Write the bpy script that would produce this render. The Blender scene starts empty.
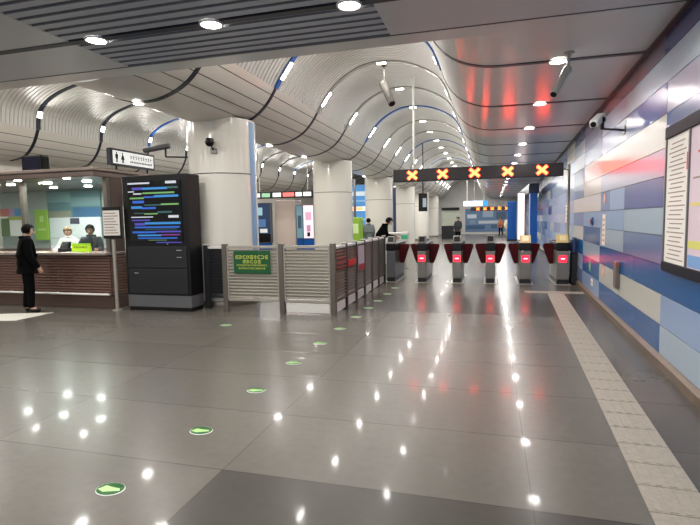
import bpy, bmesh, math, random
from mathutils import Vector, Matrix
rnd = random.Random(7)
sc = bpy.context.scene
COL = sc.collection
PI = math.pi

# ------------------------------------------------------------------ materials
def s2l(c):
    return tuple(((v/255)/12.92 if v/255 <= .04045 else (((v/255)+.055)/1.055)**2.4) for v in c)
MATS = {}
def mat(name, rgb, rough=.5, metal=0., emit=None, es=0., noise=0., nscale=6., spec=.5, coat=0., bump=0., bscale=60., alpha=None):
    if name in MATS: return MATS[name]
    m = bpy.data.materials.new(name); m.use_nodes = True
    nt = m.node_tree; b = nt.nodes['Principled BSDF']
    c = s2l(rgb)
    b.inputs['Base Color'].default_value = (*c, 1)
    b.inputs['Roughness'].default_value = rough
    b.inputs['Metallic'].default_value = metal
    b.inputs['Specular IOR Level'].default_value = spec
    b.inputs['Coat Weight'].default_value = coat
    b.inputs['Coat Roughness'].default_value = .08
    if emit:
        b.inputs['Emission Color'].default_value = (*s2l(emit), 1)
        b.inputs['Emission Strength'].default_value = es
    if noise or bump:
        tc = nt.nodes.new('ShaderNodeTexCoord')
    if noise:
        n = nt.nodes.new('ShaderNodeTexNoise'); n.inputs['Scale'].default_value = nscale; n.inputs['Detail'].default_value = 5
        r = nt.nodes.new('ShaderNodeValToRGB')
        r.color_ramp.elements[0].color = (*[v*(1-noise) for v in c], 1)
        r.color_ramp.elements[1].color = (*[min(1, v*(1+noise)) for v in c], 1)
        r.color_ramp.elements[0].position = .3; r.color_ramp.elements[1].position = .7
        nt.links.new(tc.outputs['Object'], n.inputs['Vector'])
        nt.links.new(n.outputs['Fac'], r.inputs['Fac']); nt.links.new(r.outputs['Color'], b.inputs['Base Color'])
    if bump:
        n2 = nt.nodes.new('ShaderNodeTexNoise'); n2.inputs['Scale'].default_value = bscale
        bp = nt.nodes.new('ShaderNodeBump'); bp.inputs['Strength'].default_value = bump; bp.inputs['Distance'].default_value = .01
        nt.links.new(tc.outputs['Object'], n2.inputs['Vector'])
        nt.links.new(n2.outputs['Fac'], bp.inputs['Height']); nt.links.new(bp.outputs['Normal'], b.inputs['Normal'])
    MATS[name] = m
    return m
def glass_mat():
    m = bpy.data.materials.new('clear_glass'); m.use_nodes = True
    nt = m.node_tree; nt.nodes.clear()
    o = nt.nodes.new('ShaderNodeOutputMaterial'); mx = nt.nodes.new('ShaderNodeMixShader')
    t = nt.nodes.new('ShaderNodeBsdfTransparent'); t.inputs['Color'].default_value = (.86, .93, .91, 1)
    g = nt.nodes.new('ShaderNodeBsdfGlossy'); g.inputs['Roughness'].default_value = .03
    lw = nt.nodes.new('ShaderNodeLayerWeight'); lw.inputs['Blend'].default_value = .5
    pw = nt.nodes.new('ShaderNodeMath'); pw.operation = 'POWER'; pw.inputs[1].default_value = 4
    f = nt.nodes.new('ShaderNodeMath'); f.operation = 'MULTIPLY_ADD'; f.inputs[1].default_value = .7; f.inputs[2].default_value = .035
    nt.links.new(lw.outputs['Facing'], pw.inputs[0]); nt.links.new(pw.outputs[0], f.inputs[0])
    nt.links.new(f.outputs[0], mx.inputs[0]); nt.links.new(t.outputs[0], mx.inputs[1]); nt.links.new(g.outputs[0], mx.inputs[2])
    nt.links.new(mx.outputs[0], o.inputs[0])
    return m
GLASS = glass_mat()

def floor_mat():
    m = bpy.data.materials.new('polished_granite'); m.use_nodes = True
    nt = m.node_tree; b = nt.nodes['Principled BSDF']; L = nt.links.new
    tc = nt.nodes.new('ShaderNodeTexCoord'); sp = nt.nodes.new('ShaderNodeSeparateXYZ'); L(tc.outputs['Object'], sp.inputs[0])
    def math_(op, a, bb=None, c=None):
        n = nt.nodes.new('ShaderNodeMath'); n.operation = op
        for i, v in enumerate((a, bb, c)):
            if v is None: continue
            if isinstance(v, (int, float)): n.inputs[i].default_value = v
            else: L(v, n.inputs[i])
        return n.outputs[0]
    X, Y = sp.outputs[0], sp.outputs[1]
    P = .98
    def joint(v, off, p, w):
        f = math_('FRACT', math_('DIVIDE', math_('ADD', v, off), p))
        d = math_('ABSOLUTE', math_('SUBTRACT', f, .5))
        return math_('GREATER_THAN', d, .5 - w/p/2)
    jy = joint(Y, -2.86+98, P, .012); jx = joint(X, 1.72+98*2, P*2, .007)
    grout = math_('MAXIMUM', jy, jx)
    # per tile tone
    wn = nt.nodes.new('ShaderNodeTexWhiteNoise'); wn.noise_dimensions = '2D'
    cb = nt.nodes.new('ShaderNodeCombineXYZ')
    L(math_('FLOOR', math_('DIVIDE', math_('ADD', X, 1.72+196), P*2)), cb.inputs[0]); L(math_('FLOOR', math_('DIVIDE', math_('ADD', Y, -2.86+98), P)), cb.inputs[1])
    L(cb.outputs[0], wn.inputs['Vector'])
    # dark inlay bands
    b1 = math_('MULTIPLY', math_('LESS_THAN', Y, 2.86), math_('GREATER_THAN', X, -1.72))
    b2 = math_('MULTIPLY', math_('MULTIPLY', math_('GREATER_THAN', Y, 8.74), math_('LESS_THAN', Y, 10.7)), math_('GREATER_THAN', X, -2.9))
    b3 = math_('MULTIPLY', math_('GREATER_THAN', X, 1.1), math_('LESS_THAN', Y, 12.6))
    dark = math_('MAXIMUM', math_('MAXIMUM', b1, b2), math_('MULTIPLY', b3, .8))
    n = nt.nodes.new('ShaderNodeTexNoise'); n.inputs['Scale'].default_value = 14; n.inputs['Detail'].default_value = 8; L(tc.outputs['Object'], n.inputs['Vector'])
    n2 = nt.nodes.new('ShaderNodeTexNoise'); n2.inputs['Scale'].default_value = .7; n2.inputs['Detail'].default_value = 3; L(tc.outputs['Object'], n2.inputs['Vector'])
    v = math_('MULTIPLY_ADD', n.outputs['Fac'], .22, .89)
    v = math_('MULTIPLY', v, math_('MULTIPLY_ADD', wn.outputs['Value'], .12, .94))
    v = math_('MULTIPLY', v, math_('MULTIPLY_ADD', n2.outputs['Fac'], .3, .85))
    v = math_('MULTIPLY', v, math_('SUBTRACT', 1.0, math_('MULTIPLY', dark, .48)))
    v = math_('MULTIPLY', v, math_('SUBTRACT', 1.0, math_('MULTIPLY', grout, .4)))
    mx = nt.nodes.new('ShaderNodeVectorMath'); mx.operation = 'SCALE'; mx.inputs[0].default_value = FLOORC
    L(v, mx.inputs['Scale']); L(mx.outputs[0], b.inputs['Base Color'])
    b.inputs['Roughness'].default_value = .27
    b.inputs['Specular IOR Level'].default_value = .17
    b.inputs['Coat Weight'].default_value = .10; b.inputs['Coat Roughness'].default_value = .06
    return m
FLOORC = (.122, .113, .098)
EXPO = .27

CEIL = mat('satin_ceiling_panel', (214, 213, 210), .26, .12)
CEILN = mat('near_ceiling_panel', (198, 200, 204), .34, .1)
SLAT = mat('grey_aluminium_slat', (176, 181, 192), .45, .1)
SLATD = mat('slat_gap', (116, 120, 130), .5, .1)
VAULT = mat('pale_vault_slat', (214, 213, 208), .45, 0)
COVE = mat('white_cove_panel', (222, 218, 208), .28)
JOINT = mat('panel_joint', (48, 48, 50), .6)
GROOVE = mat('dark_rib_groove', (26, 32, 46), .4)
RIBG = mat('grey_rib_band', (158, 156, 150), .3, .3)
RIBB = mat('blue_rib_band', (36, 96, 176), .35)
COLM = mat('white_column_enamel', (226, 222, 212), .16, coat=.3)
BLUE = mat('blue_enamel', (18, 90, 175), .25)
PBLUE = mat('pale_blue_strip', (130, 165, 205), .3)
STEEL = mat('brushed_steel', (172, 167, 156), .34, .4, noise=.06, nscale=20)
DSTEEL = mat('dark_bronze_steel', (112, 106, 98), .35, .6)
BSTEEL = mat('bright_steel_plate', (228, 226, 220), .3, .1)
BLACK = mat('black_plastic', (15, 15, 17), .4, spec=.3)
DGREY = mat('dark_grey_metal', (42, 43, 47), .4, .2, spec=.35)
MGREY = mat('mid_grey_metal', (104, 105, 108), .35, .3)
WHITE = mat('white_plastic', (225, 224, 220), .4)
PAPER = mat('paper_white', (232, 228, 222), .7)
MAROON = mat('maroon_gate_flap', (74, 5, 12), .5, spec=.2)
BROWN = mat('brown_cladding', (130, 100, 89), .38, .2)
BROWND = mat('brown_cladding_dark', (92, 72, 64), .4, .2)
ROOFB = mat('booth_roof_brown', (128, 112, 106), .3, .4)
LEDX = mat('amber_led', (40, 8, 0), .5, emit=(255, 60, 30), es=20)
REDL = mat('red_led', (120, 0, 10), .5, emit=(255, 20, 40), es=4.5)
LAMP = mat('lamp_diffuser', (255, 250, 240), .5, emit=(255, 247, 235), es=22)
LAMPS = mat('soft_lamp_diffuser', (255, 250, 240), .5, emit=(255, 247, 235), es=9)
SKIN = mat('skin', (205, 160, 135), .5)
HAIR = mat('black_hair', (14, 12, 12), .8, spec=.15)

# ------------------------------------------------------------------ mesh builder
class MB:
    def __init__(s): s.v = []; s.f = []; s.mi = []; s.ms = []; s.sm = []
    def m(s, m):
        if m not in s.ms: s.ms.append(m)
        return s.ms.index(m)
    def add(s, vs, fs, m, smooth=False):
        o = len(s.v); s.v += [tuple(v) for v in vs]; k = s.m(m)
        for f in fs: s.f.append([i+o for i in f]); s.mi.append(k); s.sm.append(smooth)
        return s
    def box(s, x0, x1, y0, y1, z0, z1, m, M=None):
        vs = [Vector((x, y, z)) for x in (x0, x1) for y in (y0, y1) for z in (z0, z1)]
        if M: vs = [M @ v for v in vs]
        return s.add(vs, [(0,1,3,2),(4,6,7,5),(0,4,5,1),(2,3,7,6),(0,2,6,4),(1,5,7,3)], m)
    def bbox(s, x0, x1, y0, y1, z0, z1, m, b=.01):
        """box with chamfered edges"""
        bm = bmesh.new()
        M = Matrix.Translation(((x0+x1)/2, (y0+y1)/2, (z0+z1)/2)) @ Matrix.Diagonal((x1-x0, y1-y0, z1-z0, 1))
        bmesh.ops.create_cube(bm, size=1, matrix=M)
        bmesh.ops.bevel(bm, geom=bm.edges[:], offset=b, segments=2, affect='EDGES', profile=.5)
        bm.verts.index_update()
        s.add([v.co.copy() for v in bm.verts], [[v.index for v in f.verts] for f in bm.faces], m); bm.free(); return s
    def cyl(s, p0, p1, r, m, n=16, r1=None, caps=True, smooth=True):
        p0 = Vector(p0); p1 = Vector(p1); d = (p1-p0).normalized(); a = d.orthogonal().normalized(); b = d.cross(a)
        r1 = r if r1 is None else r1
        vs = [p0+(a*math.cos(t)+b*math.sin(t))*r for t in [2*PI*i/n for i in range(n)]] + [p1+(a*math.cos(t)+b*math.sin(t))*r1 for t in [2*PI*i/n for i in range(n)]]
        s.add(vs, [(i, (i+1) % n, n+(i+1) % n, n+i) for i in range(n)], m, smooth)
        if caps: s.add(vs, [tuple(range(n))[::-1], tuple(range(n, 2*n))], m)
        return s
    def lathe(s, prof, m, n=32, c=(0,0), smooth=True):
        vs = []; fs = []
        for r, z in prof:
            for i in range(n): t = 2*PI*i/n; vs.append((c[0]+r*math.cos(t), c[1]+r*math.sin(t), z))
        for k in range(len(prof)-1):
            for i in range(n): fs.append((k*n+i, k*n+(i+1) % n, (k+1)*n+(i+1) % n, (k+1)*n+i))
        return s.add(vs, fs, m, smooth)
    def prism(s, poly, axis, a0, a1, m):
        """poly 2D in the plane across axis ('x': (y,z), 'y': (x,z), 'z': (x,y))"""
        def P(p, a): return {'x': (a, p[0], p[1]), 'y': (p[0], a, p[1]), 'z': (p[0], p[1], a)}[axis]
        n = len(poly); vs = [P(p, a0) for p in poly]+[P(p, a1) for p in poly]
        return s.add(vs, [tuple(range(n))[::-1], tuple(range(n, 2*n))]+[(i, (i+1) % n, n+(i+1) % n, n+i) for i in range(n)], m)
    def ball(s, c, r, m, u=16, v=10):
        r = (r, r, r) if isinstance(r, (int, float)) else r
        vs = []; fs = []
        for j in range(v+1):
            for i in range(u):
                t = PI*j/v; p = 2*PI*i/u
                vs.append((c[0]+r[0]*math.sin(t)*math.cos(p), c[1]+r[1]*math.sin(t)*math.sin(p), c[2]+r[2]*math.cos(t)))
        for j in range(v):
            for i in range(u): fs.append((j*u+i, j*u+(i+1) % u, (j+1)*u+(i+1) % u, (j+1)*u+i))
        return s.add(vs, fs, m, True)
    def build(s, name, parent=None, weld=False):
        me = bpy.data.meshes.new(name); me.from_pydata(s.v, [], s.f)
        for m in s.ms: me.materials.append(m)
        me.polygons.foreach_set('material_index', s.mi); me.polygons.foreach_set('use_smooth', s.sm)
        bm = bmesh.new(); bm.from_mesh(me)
        if weld: bmesh.ops.remove_doubles(bm, verts=bm.verts[:], dist=1e-5)
        bmesh.ops.recalc_face_normals(bm, faces=bm.faces[:]); bm.to_mesh(me); bm.free()
        o = bpy.data.objects.new(name, me); COL.objects.link(o)
        if parent: o.parent = parent
        return o

def thing(name, label, cat, loc=(0,0,0), rz=0., group=None):
    o = bpy.data.objects.new(name, None); COL.objects.link(o); o.empty_display_size = .1
    o.location = loc; o.rotation_euler = (0, 0, rz); o['label'] = label; o['category'] = cat
    if group: o['group'] = group
    return o
def tag(o, label, cat, group=None, kind=None):
    o['label'] = label; o['category'] = cat
    if group: o['group'] = group
    if kind: o['kind'] = kind
    return o
def struct(o, label=None):
    o['kind'] = 'structure'
    if label: o['label'] = label
    return o
def dup(root, loc, rz=None, label=None, group=None):
    r = root.copy(); COL.objects.link(r); r.location = loc
    if rz is not None: r.rotation_euler = (0, 0, rz)
    if label: r['label'] = label
    if group: r['group'] = group
    for ch in list(root.children):
        c = ch.copy(); COL.objects.link(c); c.parent = r
        for g in list(ch.children):
            d = g.copy(); COL.objects.link(d); d.parent = c
    return r
ORD = ['first','second','third','fourth','fifth','sixth','seventh','eighth','ninth','tenth','eleventh','twelfth','thirteenth','fourteenth','fifteenth','sixteenth','seventeenth','eighteenth','nineteenth','twentieth']

# ------------------------------------------------------------------ camera
R3 = Matrix(((0.96258051, -0.00568254, 0.27093628), (0.27040189, 0.08629847, -0.95887194), (-0.01793256, 0.99625312, 0.0846058)))
cam = bpy.data.cameras.new('camera'); co = bpy.data.objects.new('camera', cam); COL.objects.link(co)
co.matrix_world = Matrix.Translation((0, 0, 1.65)) @ R3.to_4x4()
cam.sensor_width = 36; cam.lens = 500/700*36; cam.clip_start = .05; cam.clip_end = 300
sc.camera = co
def ray(x, y): return R3 @ Vector(((x-350)/500, -(y-262.5)/500, -1))
CO = Vector((0, 0, 1.65))

# ------------------------------------------------------------------ hall geometry
YB, YE = -7.0, 52.0           # back and far end of the hall
WX = lambda y: 1.60+.032*y    # the right wall runs slightly outward
WR = -math.atan(.032)
HZ = 3.6
RIB0, RIBP = 6.95, 2.46
NR = 18
RIBY = [RIB0+RIBP*k for k in range(NR)]
XC = -5.3
FLAT = [(None, 3.6), (.25, 3.6), (0.0, 3.606), (-.2, 3.635), (-.42, 3.71), (-.60, 3.83), (-.73, 3.98), (-.82, 4.15), (-.88, 4.34)]
VLT = [(-.88, 4.34), (-.99, 4.62), (-1.15, 4.86), (-1.4, 5.05), (-1.75, 5.22), (-2.1, 5.32), (-2.5, 5.36), (-2.9, 5.32), (-3.3, 5.16), (-3.6, 4.96), (-3.85, 4.7), (-4.03, 4.45), (-4.13, 4.28)]
CV = [(-4.13, 4.28), (-4.26, 4.08), (-4.42, 3.9), (-4.6, 3.765), (-4.82, 3.665), (-5.06, 3.6), (-5.3, 3.58)]
CV = CV + [(2*XC-x, z) for x, z in CV[-2::-1]]
LV = [(CV[-1][0]+(-12.75-CV[-1][0])*(.5-.5*math.cos(PI*t/16)), 4.28+.17*t/16+1.35*math.sin(PI*t/16)**.7) for t in range(17)]
LC = [(-12.75, 4.45), (-12.86, 4.2), (-13.0, 3.98), (-13.18, 3.8), (-13.4, 3.68), (-13.85, 3.6)]
def smooth_prof(P, n=3):
    out = []
    for i in range(len(P)-1):
        p0 = Vector(P[max(i-1, 0)]); p1 = Vector(P[i]); p2 = Vector(P[i+1]); p3 = Vector(P[min(i+2, len(P)-1)])
        for k in range(n):
            t = k/n
            out.append(tuple(.5*((2*p1)+(p2-p0)*t+(2*p0-5*p1+4*p2-p3)*t*t+(3*p1-p0-3*p2+p3)*t**3)))
    out.append(tuple(P[-1])); return out
VLTs, CVs, LVs, LCs = smooth_prof(VLT), smooth_prof(CV, 3), smooth_prof(LV, 2), smooth_prof(LC, 3)
FLATs = [(None, 3.6)]+smooth_prof(FLAT[1:], 2)
def norms(P):
    N = []
    for i in range(len(P)):
        a = Vector(P[max(i-1, 0)]); b = Vector(P[min(i+1, len(P)-1)]); d = (b-a).normalized()
        N.append(Vector((d.y, -d.x)))           # points to the outer (upper) side when running right to left
    return N
def outward(P, d):
    N = norms(P); q = [(p[0]+n.x*d, p[1]+n.y*d) for p, n in zip(P, N)]
    return q

VY0 = 5.74                    # where the flat near ceiling ends and the vaults start
def extrude(mb, P, Ys, m, smooth=True):
    vs = []; n = len(P)
    for y in Ys:
        for x, z in P: vs.append((WX(y) if x is None else x, y, z))
    mb.add(vs, [(k*n+i, k*n+i+1, (k+1)*n+i+1, (k+1)*n+i) for k in range(len(Ys)-1) for i in range(n-1)], m, smooth)
def slatted(P, y0, y1, pitch, gap, depth, m, name):
    # sign so that the groove goes up / outwards
    q = outward(P, depth)
    if sum(b[1]-a[1] for a, b in zip(P, q)) < 0: q = outward(P, -depth)
    mb = MB(); y = y0; rows = []
    while y < y1:
        rows += [(y, P), (min(y+pitch-gap, y1), P), (min(y+pitch-gap*.9, y1), q), (min(y+pitch-.1*gap, y1), q)]
        y += pitch
    n = len(P); vs = []
    for yy, pp in rows: vs += [(x, yy, z) for x, z in pp]
    mb.add(vs, [(k*n+i, k*n+i+1, (k+1)*n+i+1, (k+1)*n+i) for k in range(len(rows)-1) for i in range(n-1)], m, False)
    return mb.build(name)

# floor
mb = MB(); mb.box(-14.0, 3.6, YB, YE, -.12, 0, floor_mat()); struct(mb.build('floor'), 'polished grey granite floor of large slabs with darker bands')

# near flat ceiling: smooth panels left and right, slats in the middle
mb = MB()
mb.box(-13.9, -4.35, YB, 5.42, HZ, HZ+.1, CEILN)
mb.prism([(-1.04, YB), (WX(YB)+.05, YB), (WX(5.42)+.05, 5.42), (-1.04, 5.42)], 'z', HZ, HZ+.1, CEILN)
mb.prism([(-13.9, 5.46), (WX(5.4)+.05, 5.46), (WX(5.7)+.05, VY0), (-13.9, VY0)], 'z', HZ, HZ+.1, CEIL)
mb.prism([(-13.9, 5.42), (WX(5.4)+.05, 5.42), (WX(5.4)+.05, 5.46), (-13.9, 5.46)], 'z', HZ+.002, HZ+.1, GROOVE)
struct(mb.build('ceiling'), 'flat grey panel ceiling over the foreground')
mb = MB(); y = 5.42-.15*84
while y < 5.40:
    p = .15
    mb.add([(x, yy, z) for x in (-4.35, -1.04) for yy, z in ((y, HZ), (y+.095, HZ), (y+.105, HZ+.03), (y+p-.008, HZ+.03), (y+p, HZ))],
           [(0,5,6,1)], SLAT).add([(x, yy, z) for x in (-4.35, -1.04) for yy, z in ((y, HZ), (y+.095, HZ), (y+.105, HZ+.03), (y+p-.008, HZ+.03), (y+p, HZ))], [(1,6,7,2), (2,7,8,3), (3,8,9,4)], SLATD)
    y += p
mb.box(-4.35, -1.04, YB, 5.42, HZ+.06, HZ+.1, SLATD)
struct(mb.build('ceiling', weld=True), 'dark grey slatted strip in the middle of the near ceiling')
# dark grooves with downlights in the near ceiling
for k, gy in enumerate((4.55, 2.09, -.37, -2.83, -5.29)):
    mb = MB(); mb.prism([(-13.85, gy-.045), (WX(gy), gy-.045), (WX(gy), gy+.045), (-13.85, gy+.045)], 'z', HZ-.006, HZ+.02, GROOVE)
    struct(mb.build('trim_%d' % (k+1)), 'dark groove crossing the near ceiling')
# far ceiling
Ys = [VY0+(YE-VY0)*i/12 for i in range(13)]
ci = max(i for i, p in enumerate(FLATs) if p[0] is None or p[0] > -.5)
mb = MB(); extrude(mb, FLATs[:ci+1], Ys, CEIL); extrude(mb, FLATs[ci:], Ys, mat('rolled_ceiling_edge', (208, 206, 202), .5)); struct(mb.build('ceiling'), 'glossy flat ceiling that rolls up into the vault beside the blue wall')
struct(slatted(VLTs, VY0, YE, .125, .04, .022, VAULT, 'ceiling'), 'pale slatted barrel vault over the gates')
mb = MB(); extrude(mb, CVs, Ys, COVE)
for i in (2, 5, 8, 11):                                     # thin joints along the cove
    for P in (CVs, [(2*XC-x, z) for x, z in CVs]):
        a = Vector(P[i]); b = Vector(P[i+1]); d = (b-a).normalized()*.007; n_ = Vector((d.y, -d.x)).normalized()*.002
        if n_.y > 0: n_ = -n_
        q = [a-d+n_, a+d+n_]
        extrude(mb, [tuple(v) for v in q], [VY0, YE], JOINT, False)
struct(mb.build('ceiling'), 'white panelled cove that wraps under between the two vaults')
struct(slatted(LVs, VY0, YE, .125, .04, .022, VAULT, 'ceiling'), 'pale slatted barrel vault over the ticket hall on the left')
mb = MB(); extrude(mb, LCs, Ys, COVE)
for i in (3, 6, 9, 12):
    a = Vector(LCs[i]); b = Vector(LCs[i+1]); d = (b-a).normalized()*.008; n_ = Vector((-d.y, d.x)).normalized()*.002
    if n_.x < 0: n_ = -n_
    extrude(mb, [tuple(a-d+n_), tuple(a+d+n_)], [VY0, YE], JOINT, False)
struct(mb.build('ceiling'), 'white panelled cove along the far left wall')
# closing wall above the near ceiling (behind its edge) and the far end wall
mb = MB(); mb.box(-13.9, 2.2, VY0-.25, VY0-.1, HZ+.1, 5.8, COVE); struct(mb.build('wall_front'))
mb = MB(); mb.box(-14.0, 3.6, YE, YE+.2, 0, 5.8, WHITE); struct(mb.build('wall_back'), 'far end wall of the hall')
mb = MB(); mb.box(-14.1, -13.85, YB, YE, 0, 3.7, COVE); struct(mb.build('wall_left'), 'pale left wall of the ticket hall')

# ribs: a dark groove on the flat and the cove, a grey or blue band on the vault
def band(mb, P, y, w, d, m):
    q = outward(P, -d)
    mid = len(P)//2
    if sum(b[1]-a[1] for a, b in zip(P, q)) > 0: q = outward(P, d)
    n = len(P); vs = []
    for yy, pp in ((y-w/2, P), (y-w/2, q), (y+w/2, q), (y+w/2, P)): vs += [(WX(yy) if x is None else x, yy, z) for x, z in pp]
    mb.add(vs, [(k*n+i, k*n+i+1, (k+1)*n+i+1, (k+1)*n+i) for k in range(3) for i in range(n-1)], m, False)
for k, y in enumerate(RIBY):
    mb = MB(); blue = k % 3 == 1
    fl = [(WX(y) if x is None else x, z) for x, z in FLATs]
    band(mb, fl, y, .09, .008, GROOVE); band(mb, VLTs, y, .13, .03, RIBB if blue else RIBG)
    band(mb, CVs, y, .095, .012, GROOVE); band(mb, LVs, y, .12, .03, RIBB if blue else GROOVE); band(mb, LCs, y, .10, .012, GROOVE)
    struct(mb.build('trim_%d' % (k+6)), ('blue' if blue else 'grey')+' rib arching over the vault with a dark groove at either side')

# right wall: blue, white and grey enamel panels in a running pattern
def U(y): return y  # along-wall coordinate measured as Y
PN = {'n': (0, 94, 160), 'b': (58, 96, 158), 'p': (84, 96, 160), 's': (112, 136, 178), 'l': (150, 176, 214), 'g': (172, 192, 210), 'c': (206, 206, 198), 'k': (20, 66, 128), 'w': (222, 216, 212), 'v': (176, 180, 206), 'd': (104, 104, 124), 'x': (122, 126, 168)}
WM = {k: mat('wall_panel_'+n, tuple(v*.90 for v in PN[k]), .24, spec=.42) for k, n in dict(n='navy', b='blue', p='periwinkle', s='slate', l='light_blue', g='grey_blue', c='cream', k='midnight', w='white', v='lavender', d='dusk', x='grape_blue').items()}
ZR = [.12, .44, .78, 1.10, 1.42, 1.73, 2.06, 2.36, 2.72, 3.05, 3.36, HZ]
rows = [  # (end Y, colour) from the camera outwards
 [(3.2,'c'),(6.15,'g'),(10.05,'n'),(12.2,'l'),(14.0,'s')],
 [(3.2,'n'),(6.15,'l'),(10.05,'c'),(12.2,'n'),(14.0,'l')],
 [(10.05,'n'),(12.2,'g'),(14.0,'n')],
 [(4.4,'g'),(8.1,'s'),(10.05,'g'),(12.2,'b'),(14.0,'c')],
 [(4.4,'l'),(8.1,'g'),(10.05,'l'),(12.2,'l'),(14.0,'s')],
 [(3.2,'c'),(8.1,'p'),(9.2,'l'),(10.05,'s'),(14.0,'w'),(15.9,'v')],
 [(3.2,'l'),(6.15,'p'),(10.05,'v'),(12.2,'w'),(14.0,'s')],
 [(3.2,'n'),(6.15,'b'),(10.05,'c'),(12.2,'w'),(14.0,'s')],
 [(6.15,'v'),(8.1,'p'),(10.05,'x'),(12.2,'b'),(14.0,'g')],
 [(3.2,'c'),(8.1,'g'),(10.05,'v'),(12.2,'x'),(14.0,'g')],
 [(3.2,'s'),(6.3,'k'),(10.3,'d'),(12.2,'x'),(14.0,'b')],
]
mb = MB()
CW = math.cos(WR)
def wp(y, z, off=0.):   # point on the right wall; off>0 stands out of it
    return Vector((WX(y)-off*CW, y-off*.032, z))
def wallquad(y0, y1, z0, z1, m, g=.006):
    a, b, c, d = wp(y0+g, z0+g), wp(y1-g, z0+g), wp(y1-g, z1-g), wp(y0+g, z1-g)
    o = Vector((.04, 0, 0))
    mb.add([a, b, c, d, a+o, b+o, c+o, d+o], [(0,1,2,3),(0,4,5,1),(1,5,6,2),(2,6,7,3),(3,7,4,0)], m)
far = 'lgsbclnvlsgwl'
for r, row in enumerate(rows):
    z, z1 = ZR[r], ZR[r+1]
    y = YB; 
    for ye, k in row:
        # long runs are made of 1.75 m sheets
        wallquad(y, ye, z, z1, WM[k], .004); y = ye
    while y < YE:
        ye = min(y+rnd.choice((.85, 1.7, 1.7, 2.55)), YE); wallquad(y, ye, z, z1, WM[rnd.choice(far)], .004); y = ye
mb.add([wp(YB, 0, -.015), wp(YE, 0, -.015), wp(YE, HZ, -.015), wp(YB, HZ, -.015)], [(0,1,2,3)], JOINT)
struct(mb.build('wall_right'), 'glossy wall of blue, grey and cream panels')
mb = MB()
a, b = wp(YB, 0, .05), wp(YE, 0, .05)
mb.add([a, b, b+Vector((.0,0,.09)), a+Vector((.0,0,.09)), wp(YE, .125, -.02), wp(YB, .125, -.02), wp(YE, 0, -.02), wp(YB, 0, -.02)], [(0,1,2,3),(3,2,4,5)], mat('brown_stone_skirting', (104, 90, 76), .4, noise=.2))
struct(mb.build('baseboard_right'), 'dark brown stone skirting under the blue wall')
# dark shadow gap between wall and ceiling
mb = MB(); mb.add([wp(YB, HZ-.002, .05), wp(YE, HZ-.002, .05), wp(YE, HZ-.03, .05), wp(YB, HZ-.03, .05), wp(YB, HZ-.03, 0), wp(YE, HZ-.03, 0)], [(0,1,2,3),(3,2,5,4)], GROOVE)
struct(mb.build('trim_30'), 'dark trim where the blue wall meets the ceiling')

# tactile paving
mb = MB(); TP = mat('beige_tactile_paving', (158, 150, 138), .45, noise=.1, nscale=30)
tr = -.038
ME = Matrix.Translation((.745, 0, 0)) @ Matrix.Rotation(tr, 4, 'Z')
y = -6.
while y < 11.3:
    mb.box(0, .325, y+.004, y+.296, .0, .006, TP, ME)
    for i in range(4): mb.box(.03+.075*i, .068+.075*i, y+.015, y+.285, .006, .010, TP, ME)
    y += .3
for i in range(4):
    x0 = .72+.3*i
    mb.box(x0, x0+.292, 11.42, 11.72, 0, .006, TP)
    for j in range(3):
        for k in range(3): mb.cyl((x0+.05+.095*j, 11.47+.1*k, .006), (x0+.05+.095*j, 11.47+.1*k, .011), .022, TP, 8)
struct(tag(mb.build('tactile_paving'), 'beige ribbed tactile paving strip along the blue wall', 'tactile paving'))

# ------------------------------------------------------------------ lamps
LIGHTS = []
def area(loc, power, size, rot=(0,0,0), size_y=None, col=(1, .965, .92), spread=PI):
    l = bpy.data.lights.new('lamp_light', 'AREA'); l.energy = power; l.color = col; l.spread = spread
    l.shape = 'DISK' if size_y is None else 'RECTANGLE'; l.size = size
    if size_y: l.size_y = size_y
    o = bpy.data.objects.new('lamp_light', l); COL.objects.link(o); o.location = loc; o.rotation_euler = rot
    return o
def make_downlight(r=.1):
    t = thing('downlight', '', 'downlight')
    m = MB(); m.lathe([(r*.98, .0), (r*1.0, -.012), (r*1.16, -.010), (r*1.2, .004)], WHITE, 24); m.build('rim', t)
    m = MB(); m.lathe([(0.0001, -.006), (r*.98, -.006)], LAMP, 24); m.build('diffuser', t)
    return t
DL = None
def downlight(loc, label, power, size=.22, light=True, scale=1.):
    global DL
    if DL is None: DL = make_downlight(); o = DL; o.location = loc; o['label'] = label
    else: o = dup(DL, loc, 0, label)
    o.scale = (scale,)*3
    if light:
        l = area((loc[0], loc[1], loc[2]-.03), power, size); 
    return o
K = 1.0
NEARX = (-4.03, -2.66, -1.25, .16)
for j, x in enumerate(NEARX):
    downlight((x, 4.55, HZ-.006), ORD[j]+' round downlight from the left in the nearest ceiling groove', 19*K)
for gy, nm in ((2.09, 'second'), (-.37, 'third'), (-2.83, 'fourth')):
    for j, x in enumerate((-5.4,)+NEARX):
        downlight((x, gy, HZ-.006), ORD[j]+' downlight from the left in the '+nm+' ceiling groove, behind the camera', 19*K)
for gy, nm in ((-.37, 'third'), (2.09, 'second'), (4.55, 'nearest')):
    for j, x in enumerate((-7.4, -9.6, -11.8)): downlight((x, gy, HZ-.006), ORD[j]+' downlight left of the slats in the '+nm+' ceiling groove, over the booth side', 19*K)
for k, y in enumerate(RIBY):
    n = ORD[k]
    near = y < 30
    downlight((.80, y, HZ-.009), n+' round downlight along the flat ceiling beside the blue wall', 19*K if near else 75*K, light=near or k % 2 == 0)
    if (y-9.41) % 7.38 > .1 and (y-9.41) % 7.38 < 7.28:
        downlight((-5.42, y, 3.562), n+' downlight under the white cove between the columns', 22*K if near else 55*K, light=near or k % 2 == 0, scale=.8)
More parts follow.
